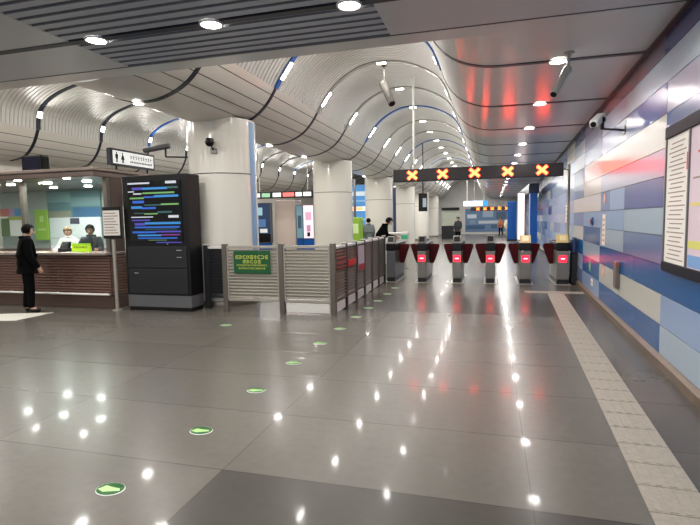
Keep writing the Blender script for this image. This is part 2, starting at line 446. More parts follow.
# lamps on the ribs of the main vault: crown, left spring, right spring
def rib_lamp(P, i, y, label, power, ln, nm='vault_lamp', grow=0., m=LAMP, w=.1):
    p = Vector(P[i]); N = norms(P)[i]; 
    if N.y > 0: N = -N
    if abs(N.y) < .05: N = N
    t = Vector((-N.y, N.x))
    o = thing(nm, label, 'vault lamp', (p.x, y, p.y))
    M = Matrix(((t.x, 0, N.x, N.x*.032), (0, 1, 0, 0), (t.y, 0, N.y, N.y*.032), (0, 0, 0, 1)))
    mbb = MB(); mbb.box(-ln/2-.02, ln/2+.02, -w/2-.02, w/2+.02, 0, .02, WHITE, M); mbb.build('housing', o)
    mbb = MB(); mbb.box(-ln/2, ln/2, -w/2, w/2, .02, .03, m, M); mbb.build('diffuser', o)
    if power:
        c = p+N*.09
        l = area((c.x, y, c.y), power, ln, size_y=w)
        l.rotation_euler = Vector((N.x, 0, N.y)).to_track_quat('-Z', 'Y').to_euler()
    return o
ic = min(range(len(VLTs)), key=lambda i: abs(VLTs[i][0]+2.5))
il = min(range(len(VLTs)), key=lambda i: abs(VLTs[i][0]+3.93))
ir = min(range(len(VLTs)), key=lambda i: abs(VLTs[i][0]+.95))
ill = min(range(len(LVs)), key=lambda i: abs(LVs[i][0]+12.70))
for k, y in enumerate(RIBY):
    n = ORD[k]; near = y < 30; alt = near or k % 2 == 0
    rib_lamp(VLTs, ic, y, n+' lamp from the front along the crown of the main vault', (24 if near else 60)*K if alt else 0, .2)
    rib_lamp(VLTs, il, y, n+' lamp lengthened by its glow, from the front along the left springing of the main vault', (19 if near else 48)*K if alt else 0, .36)  # diffuser lengthened to stand for the lamp's wedge of glow on the rib
    rib_lamp(VLTs, ir, y, n+' small lamp from the front along the right springing of the main vault', (5 if near else 10)*K if alt else 0, .13, w=.06, m=LAMPS)
    if k < 14:
        rib_lamp(LVs, ill, y, n+' lamp from the front along the left edge of the ticket hall vault', (22 if near else 55)*K if alt else 0, .16, w=.14)
    if k < 12 and alt:
        rib_lamp(LVs, len(LVs)//2, y, n+' added fill lamp from the front along the crown of the ticket hall vault', 44*K, .3, w=.2)  # fill lights added for the left hall, given lamp housings

# ------------------------------------------------------------------ columns
def column(y, label, strip=None):
    t = thing('column', label, 'column', (XC, y, 0))
    m = MB(); m.lathe([(.68, 0), (.68, 2.587)], COLM, 64); m.lathe([(.68, 2.603), (.68, 3.66)], COLM, 64); m.build('shaft', t)
    m = MB(); m.lathe([(.681, 2.585), (.672, 2.595), (.681, 2.605)], JOINT, 64); m.build('seam_ring', t)
    m = MB(); m.lathe([(.69, 0), (.69, .10), (.68, .11)], DSTEEL, 64); m.build('base_ring', t)
    if strip:
        a0, a1, mm = strip; mbb = MB(); vs = []
        for i in range(7):
            a = a0+(a1-a0)*i/6
            vs += [(.686*math.cos(a), .686*math.sin(a), .11), (.686*math.cos(a), .686*math.sin(a), 3.62)]
        mbb.add(vs, [(2*i, 2*i+2, 2*i+3, 2*i+1) for i in range(6)], mm, True); s = mbb.build('edge_strip', t); s['label'] = 'blue edge strip'
for k, (lb, st) in enumerate((('nearest white round column, behind the black information kiosk', (math.radians(-10), math.radians(7), PBLUE)),
        ('second white round column, behind the louvred barrier with the green sign', None),
        ('third white round column, where the man in black leans', None),
        ('fourth white round column, just left of the hanging black monitor', (math.radians(186), math.radians(232), mat('dark_blue_strip', (52, 72, 110), .3))),
        ('fifth white round column, behind the hanging black monitor', None), ('sixth white round column, the farthest of the row', None))):
    column(9.30+7.43*k, lb, st)
# ------------------------------------------------------------------ information kiosk
t = thing('information_kiosk', 'tall black information kiosk with a lit departure screen', 'kiosk', (-6.02, 8.02, 0))
hw, dp = .70, .42
m = MB(); m.bbox(-hw, hw, 0, dp, .30, 2.55, BLACK, .015); m.build('cabinet', t)
m = MB(); m.bbox(-hw+.02, hw-.02, .015, dp-.02, 0, .075, BLACK, .008); m.box(-hw+.01, hw-.01, .004, dp-.01, .075, .30, MGREY); m.build('plinth', t)
m = MB(); m.bbox(-hw+.06, hw-.06, -.014, .01, .33, .80, DGREY, .006); o = m.build('lower_door', t)
mm = MB(); mm.cyl((-.5, -.02, .72), (-.42, -.02, .72), .008, STEEL, 8); mm.build('handle', o)
m = MB(); m.bbox(-hw+.06, hw-.06, -.014, .01, .82, 1.22, DGREY, .006); o = m.build('upper_door', t)
mm = MB(); mm.cyl((.44, -.02, 1.15), (.54, -.02, 1.15), .008, STEEL, 8); mm.build('handle', o); mm = MB(); mm.cyl((.44, -.02, 1.02), (.54, -.02, 1.02), .008, STEEL, 8); mm.build('handle', o)
SCR = mat('screen_black', (8, 9, 12), .12)
def em(n, rgb, es=1.6): return mat('screen_'+n, tuple(int(v*.5) for v in rgb), .3, emit=rgb, es=es)
SB, SG, SW, SP, SC = em('blue', (50, 110, 220), .55), em('green', (130, 190, 110), .5), em('white', (215, 220, 230), .6), em('violet', (90, 85, 200), .5), em('cyan', (60, 150, 225), .55)
SM = em('magenta', (150, 70, 160), .45); ST = em('teal', (60, 110, 110), .4)
m = MB(); m.box(-.56, .58, -.012, .0, 1.32, 2.44, SCR)
def bar(x0, x1, z0, z1, mm): m.box(-.56+1.14*x0, -.56+1.14*x1, -.016, -.011, 2.44-1.12*(z1-.006), 2.44-1.12*(z0+.002), mm)
lines = [(.0,.42,.02,.055,SW),(.72,.92,.01,.06,SW),(.28,.75,.105,.15,SC),(.75,.95,.10,.14,ST),(.08,.28,.10,.15,SP),(.0,.12,.16,.185,SW),(.1,.26,.195,.225,SW),(.28,.88,.185,.22,SG),
 (.03,.3,.265,.30,SG),(.3,.5,.25,.285,SB),(.5,.95,.235,.28,SC),(.08,.3,.32,.37,SB),(.3,.62,.385,.415,ST),(.62,.95,.375,.41,SG),(.05,.26,.41,.46,SC),(.26,.52,.43,.47,SB),(.1,.3,.52,.545,ST),(.3,.55,.53,.56,SG),(.55,.82,.50,.54,ST),
 (.04,.46,.585,.61,SW),(.75,.94,.57,.62,SW),(.05,.4,.635,.665,SP),(.1,.3,.69,.74,SP),(.3,.97,.68,.725,SC),(.1,.95,.75,.785,SB),(.3,.9,.79,.81,ST),(.05,.5,.83,.87,SB),(.5,.97,.825,.86,SP),(.15,.6,.885,.92,SC),(.6,.95,.88,.91,SM),(.15,.9,.935,.965,SB),(.35,.7,.975,.99,SG),(.5,.97,1.01,1.035,SP)]
for l in lines: bar(*l)
m.build('screen', t)['label'] = 'lit screen with rows of blue, green and white text'
m = MB(); m.cyl((.25, -.018, 1.27), (.25, -.010, 1.27), .012, STEEL, 10); m.build('lock', t)

# ------------------------------------------------------------------ louvred barriers
def barrier(label, loc, rz, w, mbar, end_post=False, h=1.22, kick=None, cap=None, mp=None, mm=None, group=None):
    t = thing('louvred_barrier', label, 'barrier', loc, rz, group)
    mp = mp or DSTEEL; pw = .045
    for x in ([0] if not end_post else [0, w]):
        m = MB(); m.bbox(x-pw, x+pw, -pw, pw, 0, h+.02, mp, .006); p = m.build('post', t)
        m = MB(); m.bbox(x-pw-.004, x+pw+.004, -pw-.004, pw+.004, h+.02, h+.032, cap or mp, .003); m.build('post_cap', p)
    m = MB(); m.bbox(pw, w-pw-.006, -.03, .03, h-.05, h, cap or mbar, .006); m.build('top_rail', t)
    m = MB(); m.bbox(pw, w-pw-.006, -.025, .025, .21, .26, mbar, .006); m.build('bottom_rail', t)
    m = MB()
    z = .285
    while z < h-.07:
        c, s = math.cos(.75), math.sin(.75)
        P = [(-.028, -.020), (.028, .030), (.028, .036), (-.028, -.014)]
        m.prism([(a, z+.015+b) for a, b in P], 'x', pw, w-pw-.006, mbar); z += .058
    for x in (pw+.015, w-pw-.019): m.box(x-.012, x+.012, -.03, .03, .25, h-.04, mbar)
    m.build('louvres', t)
    if kick:
        m = MB(); m.bbox(pw+.03, w-pw-.03, -.012, .012, .03, .19, kick, .004); m.build('kick_plate', t)
    return t
FY = 8.2
f0 = barrier('short dark louvred barrier between the kiosk and the barrier with the green sign', (-5.25, FY+.27, 0), 0, .52, DGREY, False, 1.20, mp=DGREY, cap=BSTEEL)
f1 = barrier('steel louvred barrier that carries the green sign', (-4.70, FY, 0), 0, 1.12, STEEL, False, 1.22, mp=DSTEEL)
f2 = barrier('steel louvred barrier without a sign at the front corner', (-3.58, FY, 0), 0, .96, STEEL, True, 1.22, kick=BSTEEL, mp=DSTEEL)
m = MB(); m.bbox(.20, .92, -.052, -.036, .72, 1.13, mat('sign_green', (8, 84, 40), .4), .004); s = m.build('sign_board', f1); s['label'] = 'green sign with yellow lettering'
YG = mat('sign_yellow', (196, 206, 90), .5)
m = MB()
def dashes(mb, x0, x1, y, z0, z1, ws, mt, gap=.25, axis='y'):
    """a run of small letter-like blocks filling x0..x1"""
    n = len(ws); tot = sum(ws)+gap*(n-1)*ws[0]; k = (x1-x0)/tot; x = x0
    for i, w in enumerate(ws):
        a, b = x, x+w*k; hh = z1-z0
        mb.box(a, b, y-.002, y, z0, z0+hh*.22, mt); mb.box(a, b, y-.002, y, z1-hh*.22, z1, mt)
        if i % 3 != 1: mb.box(a, a+(b-a)*.3, y-.002, y, z0, z1, mt)
        if i % 2: mb.box(b-(b-a)*.3, b, y-.002, y, z0, z1, mt)
        if i % 4 < 2: mb.box(a, b, y-.002, y, z0+hh*.42, z0+hh*.60, mt)
        x = b+gap*ws[0]*k
dashes(m, .24, .88, -.0525, .985, 1.05, [1]*9, YG); dashes(m, .38, .74, -.0525, .905, .965, [1]*5, YG)
m.build('title_lettering', s); m = MB()
dashes(m, .26, .86, -.0525, .855, .885, [1]*20, YG); m.build('small_lettering', s); m = MB()
dashes(m, .30, .82, -.0525, .80, .83, [1]*17, YG)
m.build('small_lettering', s)
# the row along the side, running to the gates
n = 6; L = (12.72-FY)/n
REDP = mat('notice_red', (170, 50, 52), .5)
sd = ['first', 'second', 'third', 'fourth', 'fifth', 'sixth']
xtra = [' , striped with red', ' , with a red patch', ' , with a white and red notice', '', '', '']
for k in range(n):
    lab = sd[k]+' dark louvred barrier from the front corner towards the gates'+['; faint red stripes', '; red patch', '; white and red notice', '', '', ''][k]
    b = barrier(lab, (-2.62-.012*k, FY+L*k+(.0 if k else .0), 0), PI/2, L, DSTEEL, k == n-1, 1.2, kick=BSTEEL, cap=BSTEEL, mp=DGREY)
    if k == 0:
        # the corner post belongs to the front barrier
        for ch in list(b.children):
            if ch.name.startswith('post'):
                for g in list(ch.children): bpy.data.objects.remove(g)
                bpy.data.objects.remove(ch)
        m = MB(); 
        for i in range(3): m.bbox(.12, L-.1, -.046, -.034, .80+.085*i, .825+.085*i, REDP, .002)
        m.build('red_stripes', b)
    if k == 1: m = MB(); m.bbox(.10, L-.1, -.046, -.034, .78, .90, mat('notice_bright_red', (205, 48, 40), .5), .003); m.build('red_patch', b)
    if k == 2:
        m = MB(); m.bbox(.14, L-.14, -.048, -.034, .62, 1.12, mat('notice_mauve', (186, 176, 190), .6), .003); q = m.build('notice', b); q['label'] = 'pale notice with a red foot'
        m = MB(); m.bbox(.14, L-.14, -.051, -.047, .62, .74, REDP, .001); m.build('red_foot', q)

# ------------------------------------------------------------------ ticket gates
GX = [-2.54, -1.72, -.83, -.01, .82, 1.67]
GY = 12.92
GL = ['leftmost ticket gate cabinet beside the barrier row, without a red light', 'second ticket gate cabinet from the left, red light lit', 'third ticket gate cabinet from the left, red light lit', 'fourth ticket gate cabinet from the left, red light lit', 'fifth ticket gate cabinet from the left, beige reader on top', 'rightmost ticket gate cabinet by the blue wall, beige reader on top']
GREY = mat('gate_grey', (132, 130, 126), .3, .4)
BEIGE = mat('reader_beige', (222, 192, 128), .4)
for i, x in enumerate(GX):
    t = thing('ticket_gate', GL[i], 'ticket gate', (x, GY, 0))
    w = .115 if i < 4 else .14
    m = MB(); m.bbox(-w, w, 0, 1.5, .12, .82, GREY if i else MGREY, .02); m.build('cabinet', t)
    m = MB(); m.bbox(-w+.01, w-.01, .01, 1.49, .0, .12, DGREY, .006); m.build('plinth', t)
    m = MB(); m.bbox(-w-.01, w+.01, -.015, 1.515, .82, 1.02, BLACK, .03); m.build('top_housing', t)
    m = MB(); m.prism([(-.01, 1.02), (.36, 1.02), (.36, 1.14), (.30, 1.20), (.12, 1.20)], 'x', -w+.02, w-.02, GREY if i < 4 else BEIGE)
    r = m.build('card_reader', t)
    m = MB(); m.prism([(.012, 1.065), (.095, 1.180), (.089, 1.185), (.004, 1.070)], 'x', -.07, .07, BLACK if i < 4 else mat('reader_plate', (235, 220, 170), .3)); m.build('reader_plate', r)
    m = MB(); m.bbox(-w-.05, w+.05, -.1, 1.6, 0, .012, STEEL, .004); m.build('floor_plate', t)
    if i:
        m = MB(); m.bbox(-.085, .085, -.012, .02, .55, .71, REDL, .006); d = m.build('stop_light', t); d['label'] = 'glowing red no-entry light'
        m = MB(); m.bbox(-.045, .045, -.017, -.011, .618, .642, mat('led_bar_pale', (255, 170, 170), .5, emit=(255, 190, 190), es=3), .002); m.build('bar_symbol', d)
    for s in (-1, 1):
        if (i == 0 and s < 0) or (i == 5 and s > 0): continue
        P = [(.09, .97), (.34, .97), (.375, .955), (.388, .925), (.38, .87), (.28, .56), (.235, .45), (.13, .45), (.09, .74)]
        m = MB(); m.prism([(s*a, b) for a, b in P], 'y', .70, .745, MAROON); m.build('flap', t)
t = thing('end_post', 'dark blue-topped post between the last gate and the blue wall', 'post', (1.955, GY+.02, 0))
m = MB(); m.bbox(-.08, .04, 0, .5, .75, 1.14, mat('post_navy', (40, 60, 100), .35), .05); m.build('head', t)
m = MB(); m.bbox(-.07, .035, .01, .49, .05, .75, DGREY, .01); m.build('body', t)
m = MB(); m.bbox(-.09, .045, -.02, .52, 0, .05, BLACK, .008); m.build('foot', t)

# ------------------------------------------------------------------ overhead lane signs
def lane_sign(label, x0, x1, y, z0, z1, xs, s, hang, es_m):
    t = thing('lane_sign', label, 'sign', ((x0+x1)/2, y, z0)); c = (x0+x1)/2; h = z1-z0
    m = MB(); m.bbox(x0-c, x1-c, 0, .18, 0, h, DGREY, .012); m.build('housing', t)
    m = MB(); m.box(x0-c+.03, x1-c-.03, -.004, .001, .025, h-.025, mat('led_board', (38, 30, 32), .35)); m.build('display', t)
    for x in xs:
        m = MB()
        for a in (.70, -.70):
            M = Matrix.Translation((x-c, -.010, h/2)) @ Matrix.Rotation(a, 4, 'Y'); m.box(-s*.62, s*.62, -.003, .006, -s*.15, s*.15, es_m, M)
        m.build('cross_symbol', t)
    for x, z in hang:
        m = MB(); m.cyl((x-c, .09, h), (x-c, .09, z-z0), .028, WHITE, 12); m.cyl((x-c, .09, z-z0-.03), (x-c, .09, z-z0-.005), .07, WHITE, 16); m.build('hanger_rod', t)
    return t
lane_sign('long black overhead sign with five amber crosses above the ticket gates', -2.46, 1.66, 13.0, 2.61, 2.93, (-1.96, -1.19, -.40, .39, 1.18), .24, ((-1.93, 5.28),), LEDX)
m = MB(); PT = mat('post_stone', (150, 140, 126), .4, .2)
t = thing('support_post', 'slim stone-coloured post between the last gate and the blue wall, under the sign end', 'post', (1.88, 13.72, 0))
m.cyl((0, 0, .015), (0, 0, 2.95), .032, PT, 14); m.build('tube', t)
m = MB(); m.cyl((0, 0, 2.8), (-.20, -.52, 2.8), .02, PT, 10); m.build('arm', t)
m = MB(); m.cyl((0, 0, 0), (0, 0, .015), .06, PT, 16); m.build('foot', t)
LEDF = mat('far_amber_led', (40, 8, 0), .5, emit=(255, 110, 40), es=5)
lane_sign('distant black overhead sign with five amber marks at the far end', -1.7, 1.75, 45., 2.24, 2.58, (-1.1, -.5, .1, .7, 1.3), .26, ((-1.4, 5.2), (1.2, 3.6)), LEDF)

# ------------------------------------------------------------------ cameras
def bullet(label, rod0, rod1, b0, b1, cat='camera', r=.06, mt=None):
    mt = mt or mat('camera_grey', (126, 124, 120), .4, .2)
    t = thing('security_camera', label, 'security camera', rod0)
    o = Vector(rod0); a = Vector(rod1)-o; p0 = Vector(b0)-o; p1 = Vector(b1)-o
    up = (o-Vector(rod1)).normalized()
    m = MB(); m.cyl((0,0,0), a, .018, mt, 12); m.build('stem', t)
    m = MB(); m.cyl(up*-.0, up*-.02, .06, mt, 16); m.build('mount_plate', t)
    m = MB(); m.ball(a, .05, mt); m.build('joint', t)
    d = (p1-p0).normalized()
    m = MB(); m.cyl(p0, p1, r, mt, 20, r1=r*.95); m.build('body', t)
    m = MB(); m.cyl(p1-d*.01, p1+d*.012, r*.8, BLACK, 20); m.build('lens', t)
    return t
bullet('grey camera on a long stem hanging from the crown of the main vault', (-2.49, 12.12, 5.33), (-2.49, 12.12, 4.90), (-2.54, 12.2, 4.94), (-2.26, 11.88, 4.36), r=.09, mt=mat('camera_dark_grey', (70, 68, 64), .7, spec=.2))
bullet('grey camera hanging from the flat ceiling beside the blue wall', (.89, 6.66, 3.6), (.87, 6.64, 3.38), (.88, 6.66, 3.42), (.70, 6.45, 3.08), r=.045, mt=mat('camera_pale_grey', (170, 168, 162), .5))
# wall camera
a = wp(8.22, 2.88)
t = thing('wall_camera', 'white camera on an arm high on the blue wall', 'security camera', a)
m = MB(); m.cyl((0, 0, 0), (-.30, -.0, .04), .016, DGREY, 10); m.build('arm', t)
m = MB(); m.bbox(-.012, .0, -.06, .06, -.06, .06, DGREY, .003); m.build('mount_plate', t)
m = MB(); m.cyl((-.30, 0, .03), (-.30, 0, .14), .03, DGREY, 12); m.ball((-.30, 0, .17), .05, BLACK); m.build('joint', t)
m = MB(); m.bbox(-.06, .06, -.2, .16, -.055, .055, WHITE, .02); b = m.build('body', t); b.location = (-.36, -.02, .17); b.rotation_euler = (.45, 0, -.5)
m = MB(); m.cyl((0, -.22, 0), (0, -.19, 0), .04, BLACK, 16); m.build('lens', b)
# dome camera on the nearest column
t = thing('dome_camera', 'small black dome camera on a bracket on the nearest white column', 'security camera', (-5.10, 8.64, 3.02))
m = MB(); m.bbox(-.06, .06, -.04, .04, -.06, .05, mat('camera_light_grey', (150, 148, 142), .4), .01); m.build('mount_plate', t)
m = MB(); m.cyl((0, -.02, 0), (.02, -.16, .1), .016, DGREY, 10); m.build('arm', t)
m = MB(); m.cyl((.02, -.18, .12), (.02, -.18, .20), .09, BLACK, 20, r1=.07); m.ball((.02, -.18, .13), (.085, .085, .085), BLACK, 20, 12); m.build('dome', t)
# bracket camera left of the nearest column
t = thing('bracket_camera', 'dark camera on a bracket left of the nearest white column', 'security camera', (-5.93, 9.05, 2.98))
m = MB(); m.cyl((0, 0, 0), (-.46, -.1, .02), .016, DGREY, 10); m.build('arm', t)
m = MB(); m.cyl((-.46, -.1, .02), (-.46, -.1, .2), .02, DGREY, 10); m.build('stem', t)
m = MB(); m.cyl((-.36, -.1, .24), (-.85, -.25, .15), .055, MGREY, 16); m.build('body', t)
m = MB(); m.cyl((-.84, -.247, .152), (-.865, -.255, .147), .045, BLACK, 16); m.build('lens', t)
# hanging monitor
t = thing('hanging_monitor', 'black monitor hanging on a rod beyond the gates by the white columns', 'monitor', (-3.12, 24.0, 2.0))
m = MB(); m.bbox(-.2, .2, -.08, .08, 0, .85, BLACK, .015); m.build('housing', t)
m = MB(); m.box(.0, .17, -.086, -.079, .2, .62, mat('monitor_pale', (150, 165, 180), .3, emit=(150, 165, 180), es=.3)); m.build('screen', t)
m = MB(); m.cyl((0, 0, .85), (0, 0, 3.22), .03, DGREY, 12); m.build('hanger_rod', t)

# ------------------------------------------------------------------ floor stickers
SGR = mat('sticker_green', (44, 104, 52), .35); SPL = mat('sticker_pale_green', (168, 210, 132), .35); SWT = mat('sticker_white', (226, 232, 222), .35)
def make_sticker():
    o = thing('floor_sticker', 'x', 'floor sticker')
    m = MB(); m.lathe([(.0001, .003), (.092, .003), (.094, .0)], SWT, 28); m.build('border', o)
    m = MB(); m.lathe([(.0001, .0042), (.088, .0042), (.088, .003)], SGR, 28); m.build('disc', o)
    m = MB(); m.prism([(-.075, -.03), (-.02, -.055), (.03, -.03), (.075, -.012), (.06, .018), (.0, .02), (-.05, .035)], 'z', .0043, .0054, SPL); m.build('arrow', o)
    o.scale = (1, .8, 1)
    return o
ST0 = make_sticker()
nm = ['nearest', 'second nearest', 'third nearest', 'fourth nearest', 'fifth nearest', 'sixth', 'seventh', 'eighth', 'ninth', 'tenth', 'eleventh']
ys = [2.47, 3.38, 4.35, 5.32, 6.26, 7.2, 8.13, 9.02, 9.84, 10.81, 11.79]
for i, y in enumerate(ys):
    lb = nm[i]+' round green floor sticker in the line leading to the gates'
    if i == 0: ST0.location = (-2.28, y, .0005); ST0['label'] = lb
    else: dup(ST0, (-2.21, y, .0005), .05*(i % 3), lb)
dup(ST0, (-4.1, 7.1, .0005), .3, 'lone green floor sticker in front of the barrier with the green sign')

# ------------------------------------------------------------------ things on the blue wall
def wall_thing(name, label, cat, y, z, off=0.): return thing(name, label, cat, wp(y, z, off), WR)
# route map board
t = wall_thing('route_map_board', 'large framed route map and timetable board on the blue wall', 'board', 5.0, 1.06)
Y0, Y1 = -1.35, .98
FR = mat('board_frame', (14, 20, 34), .6, spec=.2)
m = MB()
m.bbox(-.055, 0, Y0, Y1, 1.36, 1.48, FR, .006); m.bbox(-.055, 0, Y0, Y1, 0, .10, FR, .006)
for yy in (Y0, .24, Y1-.03): m.bbox(-.05, 0, yy, yy+.03, .10, 1.36, MGREY, .004)
m.build('frame', t)
m = MB(); m.box(-.035, -.01, .27, Y1-.03, .10, 1.36, PAPER); p = m.build('timetable', t)
INK = mat('ink_brown_grey', (150, 128, 120), .7); REDI = mat('ink_red', (206, 70, 74), .7)
m = MB()
for i in range(27):
    z = .14+.044*i
    m.box(-.037, -.034, .36+.05*((i*5) % 3), .88-.04*((i*7) % 3), z, z+.011, INK)
m.box(-.037, -.034, .28, .34, 1.0, 1.16, REDI); m.build('printed_lines', p)
m = MB(); m.box(-.035, -.01, Y0+.03, .24, .10, 1.36, mat('map_paper', (214, 196, 208), .6)); p = m.build('route_map', t)
m = MB()
for (a, b, c, d, mm) in ((-1.3,.2,.66,.69,mat('map_yellow', (222, 206, 120), .6)),(-1.3,.22,.28,.35,mat('map_olive', (212, 208, 110), .6)),(-1.3,.22,.11,.22,mat('map_blue', (120, 160, 210), .6)),(-.8,.05,1.12,1.14,REDI),(-.7,.15,.9,.915,INK),(-1.1,-.1,.5,.52,mat('map_violet', (150, 120, 180), .6))):
    m.box(-.037, -.034, a, b, c, d, mm)
for i in range(6): m.cyl((-.038, -1.2+.22*i, .675), (-.034, -1.2+.22*i, .675), .018, PAPER, 12)
m.build('route_lines', p)
def plate(name, label, cat, y, z, w, h, mt, th=.015, kids=()):
    t = wall_thing(name, label, cat, y, z)
    m = MB(); m.bbox(-th, 0, -w/2, w/2, -h/2, h/2, mt, min(.004, th*.3)); m.build('plate', t)
    for nme, y0, y1, z0, z1, mm in kids:
        m = MB(); m.box(-th-.003, -th+.001, y0, y1, z0, z1, mm); m.build(nme, t)
    return t
CRM = mat('notice_cream', (226, 210, 196), .6); ORG = mat('sticker_orange', (216, 128, 104), .5)
plate('paper_notice', 'tall cream paper notice on the light blue wall panels', 'notice', 9.67, 1.40, .26, .54, CRM, .006, [('printed_lines', -.08, .08, -.2+.09*i, -.2+.09*i+.03, INK) for i in range(5)])
plate('wall_sticker', 'upper orange sticker on the blue wall above the cream notice', 'sticker', 9.65, 1.95, .16, .16, ORG, .005, [('symbol', -.04, .04, -.04, .04, mat('sticker_blush', (236, 190, 180), .5))])
plate('wall_sticker', 'lower orange sticker on the cream wall panel near the grey holder', 'sticker', 9.62, .68, .17, .17, ORG, .005, [('symbol', -.04, .04, -.04, .04, mat('sticker_blush', (236, 190, 180), .5))])
plate('wall_sticker', 'green sticker on the navy wall panel near the gates', 'sticker', 11.14, .62, .26, .2, mat('sticker_mid_green', (96, 150, 120), .5), .005, [('symbol', -.05, .05, -.03, .03, mat('sticker_yellow_green', (178, 206, 130), .5))])
plate('wall_sticker', 'white sticker low on the blue wall near the gates', 'sticker', 10.84, .33, .24, .14, WHITE, .005, [('symbol', -.06, .06, -.03, .01, ORG)])
plate('paper_notice', 'white paper notice on the blue wall beside the last gate', 'notice', 15.6, 1.72, .55, .5, PAPER, .006, [('printed_lines', -.18, .18, -.2+.12*i, -.2+.12*i+.03, INK) for i in range(4)])
t = wall_thing('call_button', 'round dark red call button on the light blue wall', 'button', 10.89, 1.54)
m = MB(); m.cyl((0, 0, 0), (-.03, 0, 0), .085, mat('button_blue', (70, 80, 130), .4), 20); m.build('base', t)
m = MB(); m.cyl((-.03, 0, 0), (-.05, 0, 0), .045, mat('button_red', (120, 40, 50), .4), 16); m.build('push_button', t)
t = wall_thing('wall_holder', 'narrow grey-brown holder with a red top low on the blue wall', 'holder', 8.36, .55)
m = MB(); m.bbox(-.06, 0, -.10, .10, 0, .33, mat('holder_taupe', (108, 98, 92), .5), .012); m.build('box', t)
m = MB(); m.bbox(-.06, 0, -.10, .10, .33, .40, mat('holder_red', (150, 92, 84), .5), .008); m.build('lid', t)

# ------------------------------------------------------------------ service booth
BX0, BX1, BYF, BYB = -12.9, -7.12, 8.05, 10.7
t = thing('service_booth', 'glazed ticket office booth with brown cladding and a flat roof', 'booth', (BX1, BYF, 0))
W = BX0-BX1; D = BYB-BYF
m = MB(); m.bbox(W, .02, .04, D, 0, .24, BROWND, .01); m.build('plinth', t)
m = MB(); z = .26; m.box(W, 0, .03, D, .24, 1.04, BROWND)
while z < 1.03:
    m.prism([(.03, z), (-.005, z+.012), (-.005, z+.04), (.03, z+.052)], 'x', W, 0, BROWN); m.prism([(.0, z), (.028, z+.012), (.028, z+.04), (.0, z+.052)], 'y', .03, D, BROWN) ; z += .056
m.build('cladding', t)
m = MB(); m.bbox(W, .04, -.16, .42, 1.06, 1.11, mat('counter_stone', (150, 136, 128), .25), .008); m.build('counter', t)
m = MB(); m.cyl((W, -.13, .30), (.06, -.13, .30), .022, BSTEEL, 12)
for x in (-.1, -1.3, -2.5, -3.7): m.cyl((x, -.13, .30), (x, .02, .30), .014, BSTEEL, 8)
m.build('foot_rail', t)
m = MB(); m.bbox(W-.2, .0, -.30, D+.2, 2.55, 2.66, ROOFB, .02); m.bbox(W-.2, .05, -.34, D+.2, 2.66, 2.72, mat('roof_edge_taupe', (158, 142, 134), .3, .3), .012); m.build('roof', t)
for x in (-.05, -2.10, -4.15):
    m = MB(); m.bbox(x-.045, x+.045, .03, .12, 1.11, 2.55, DSTEEL, .006); m.build('mullion', t)
m = MB(); m.bbox(-.09, .0, D-.1, D, 1.04, 2.55, DSTEEL, .006); m.build('mullion', t)
for x0, x1 in ((-2.055, -.095), (-4.105, -2.145), (W, -4.195)):
    m = MB(); m.box(x0, x1, .07, .08, 1.24, 2.55, GLASS); m.build('front_pane', t)
m = MB(); m.box(-.03, -.02, .95, D-.1, 1.04, 2.55, GLASS); m.build('side_pane', t)
m = MB(); m.bbox(-.04, 0, .12, .45, 1.04, 2.55, BROWND, .005); m.build('side_pillar', t)
m = MB(); m.bbox(-.04, 0, .46, .95, 2.0, 2.5, mat('pale_green_panel', (188, 204, 186), .4), .005); m.build('side_panel', t)
m = MB(); m.box(W, 0, D-.06, D, 1.04, 2.55, mat('booth_back_wall', (176, 184, 180), .6)); m.build('back_wall', t)
for i, (x, y) in enumerate(((-.9, .5), (-1.9, .5), (-2.9, .5), (-.9, 1.6), (-1.9, 1.6), (-2.9, 1.6))):
    m = MB(); m.cyl((x, y, 2.53), (x, y, 2.549), .08, LAMP, 16); m.build('roof_light', t)
    area((BX1+x, BYF+y, 2.5), 15, .2)
for i, x in enumerate((-.7, -1.9, -3.1)):
    m = MB(); m.cyl((x, -.2, 2.535), (x, -.2, 2.549), .06, LAMP, 16); m.build('canopy_light', t)
    area((BX1+x, BYF-.2, 2.51), 8, .12)
# things in and on the booth
def qY(px, py, Y):
    v = ray(px, py); k = Y/v.y; return CO+v*k
def wallposter(name, label, cat, x0, y0, x1, y1, Y, mt, th=.03, kids=(), leg=False):
    a, b = qY(x0, y0, Y), qY(x1, y1, Y); c = (a+b)/2; w = abs(b.x-a.x); h = abs(a.z-b.z)
    t = thing(name, label, cat, (c.x, Y, c.z))
    m = MB(); m.bbox(-w/2, w/2, 0, th, -h/2, h/2, mt, .006); m.build('panel', t)
    for nme, u0, u1, v0, v1, mm in kids:
        m = MB(); m.box(-w/2+w*u0, -w/2+w*u1, -.006, .001, h/2-h*v1, h/2-h*v0, mm); m.build(nme, t)
    return t
BW = BYB-.11
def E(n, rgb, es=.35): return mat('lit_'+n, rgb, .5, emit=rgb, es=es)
wallposter('shelf_unit', 'teal and blue glazed shelf unit at the back of the booth', 'shelf', 46, 190, 101, 217, BW, mat('shelf_teal', (92, 134, 142), .4), .05,
   [('shelf_panel', .0, .45, .1, .45, mat('shelf_pale_teal', (128, 168, 172), .4)), ('shelf_panel', .45, 1., .3, .6, mat('shelf_grey_teal', (120, 152, 158), .4)), ('shelf_panel', .5, 1., .65, 1., mat('shelf_blue', (66, 108, 148), .4)), ('shelf_panel', .0, .45, .75, 1., mat('shelf_stone', (150, 152, 136), .5))])
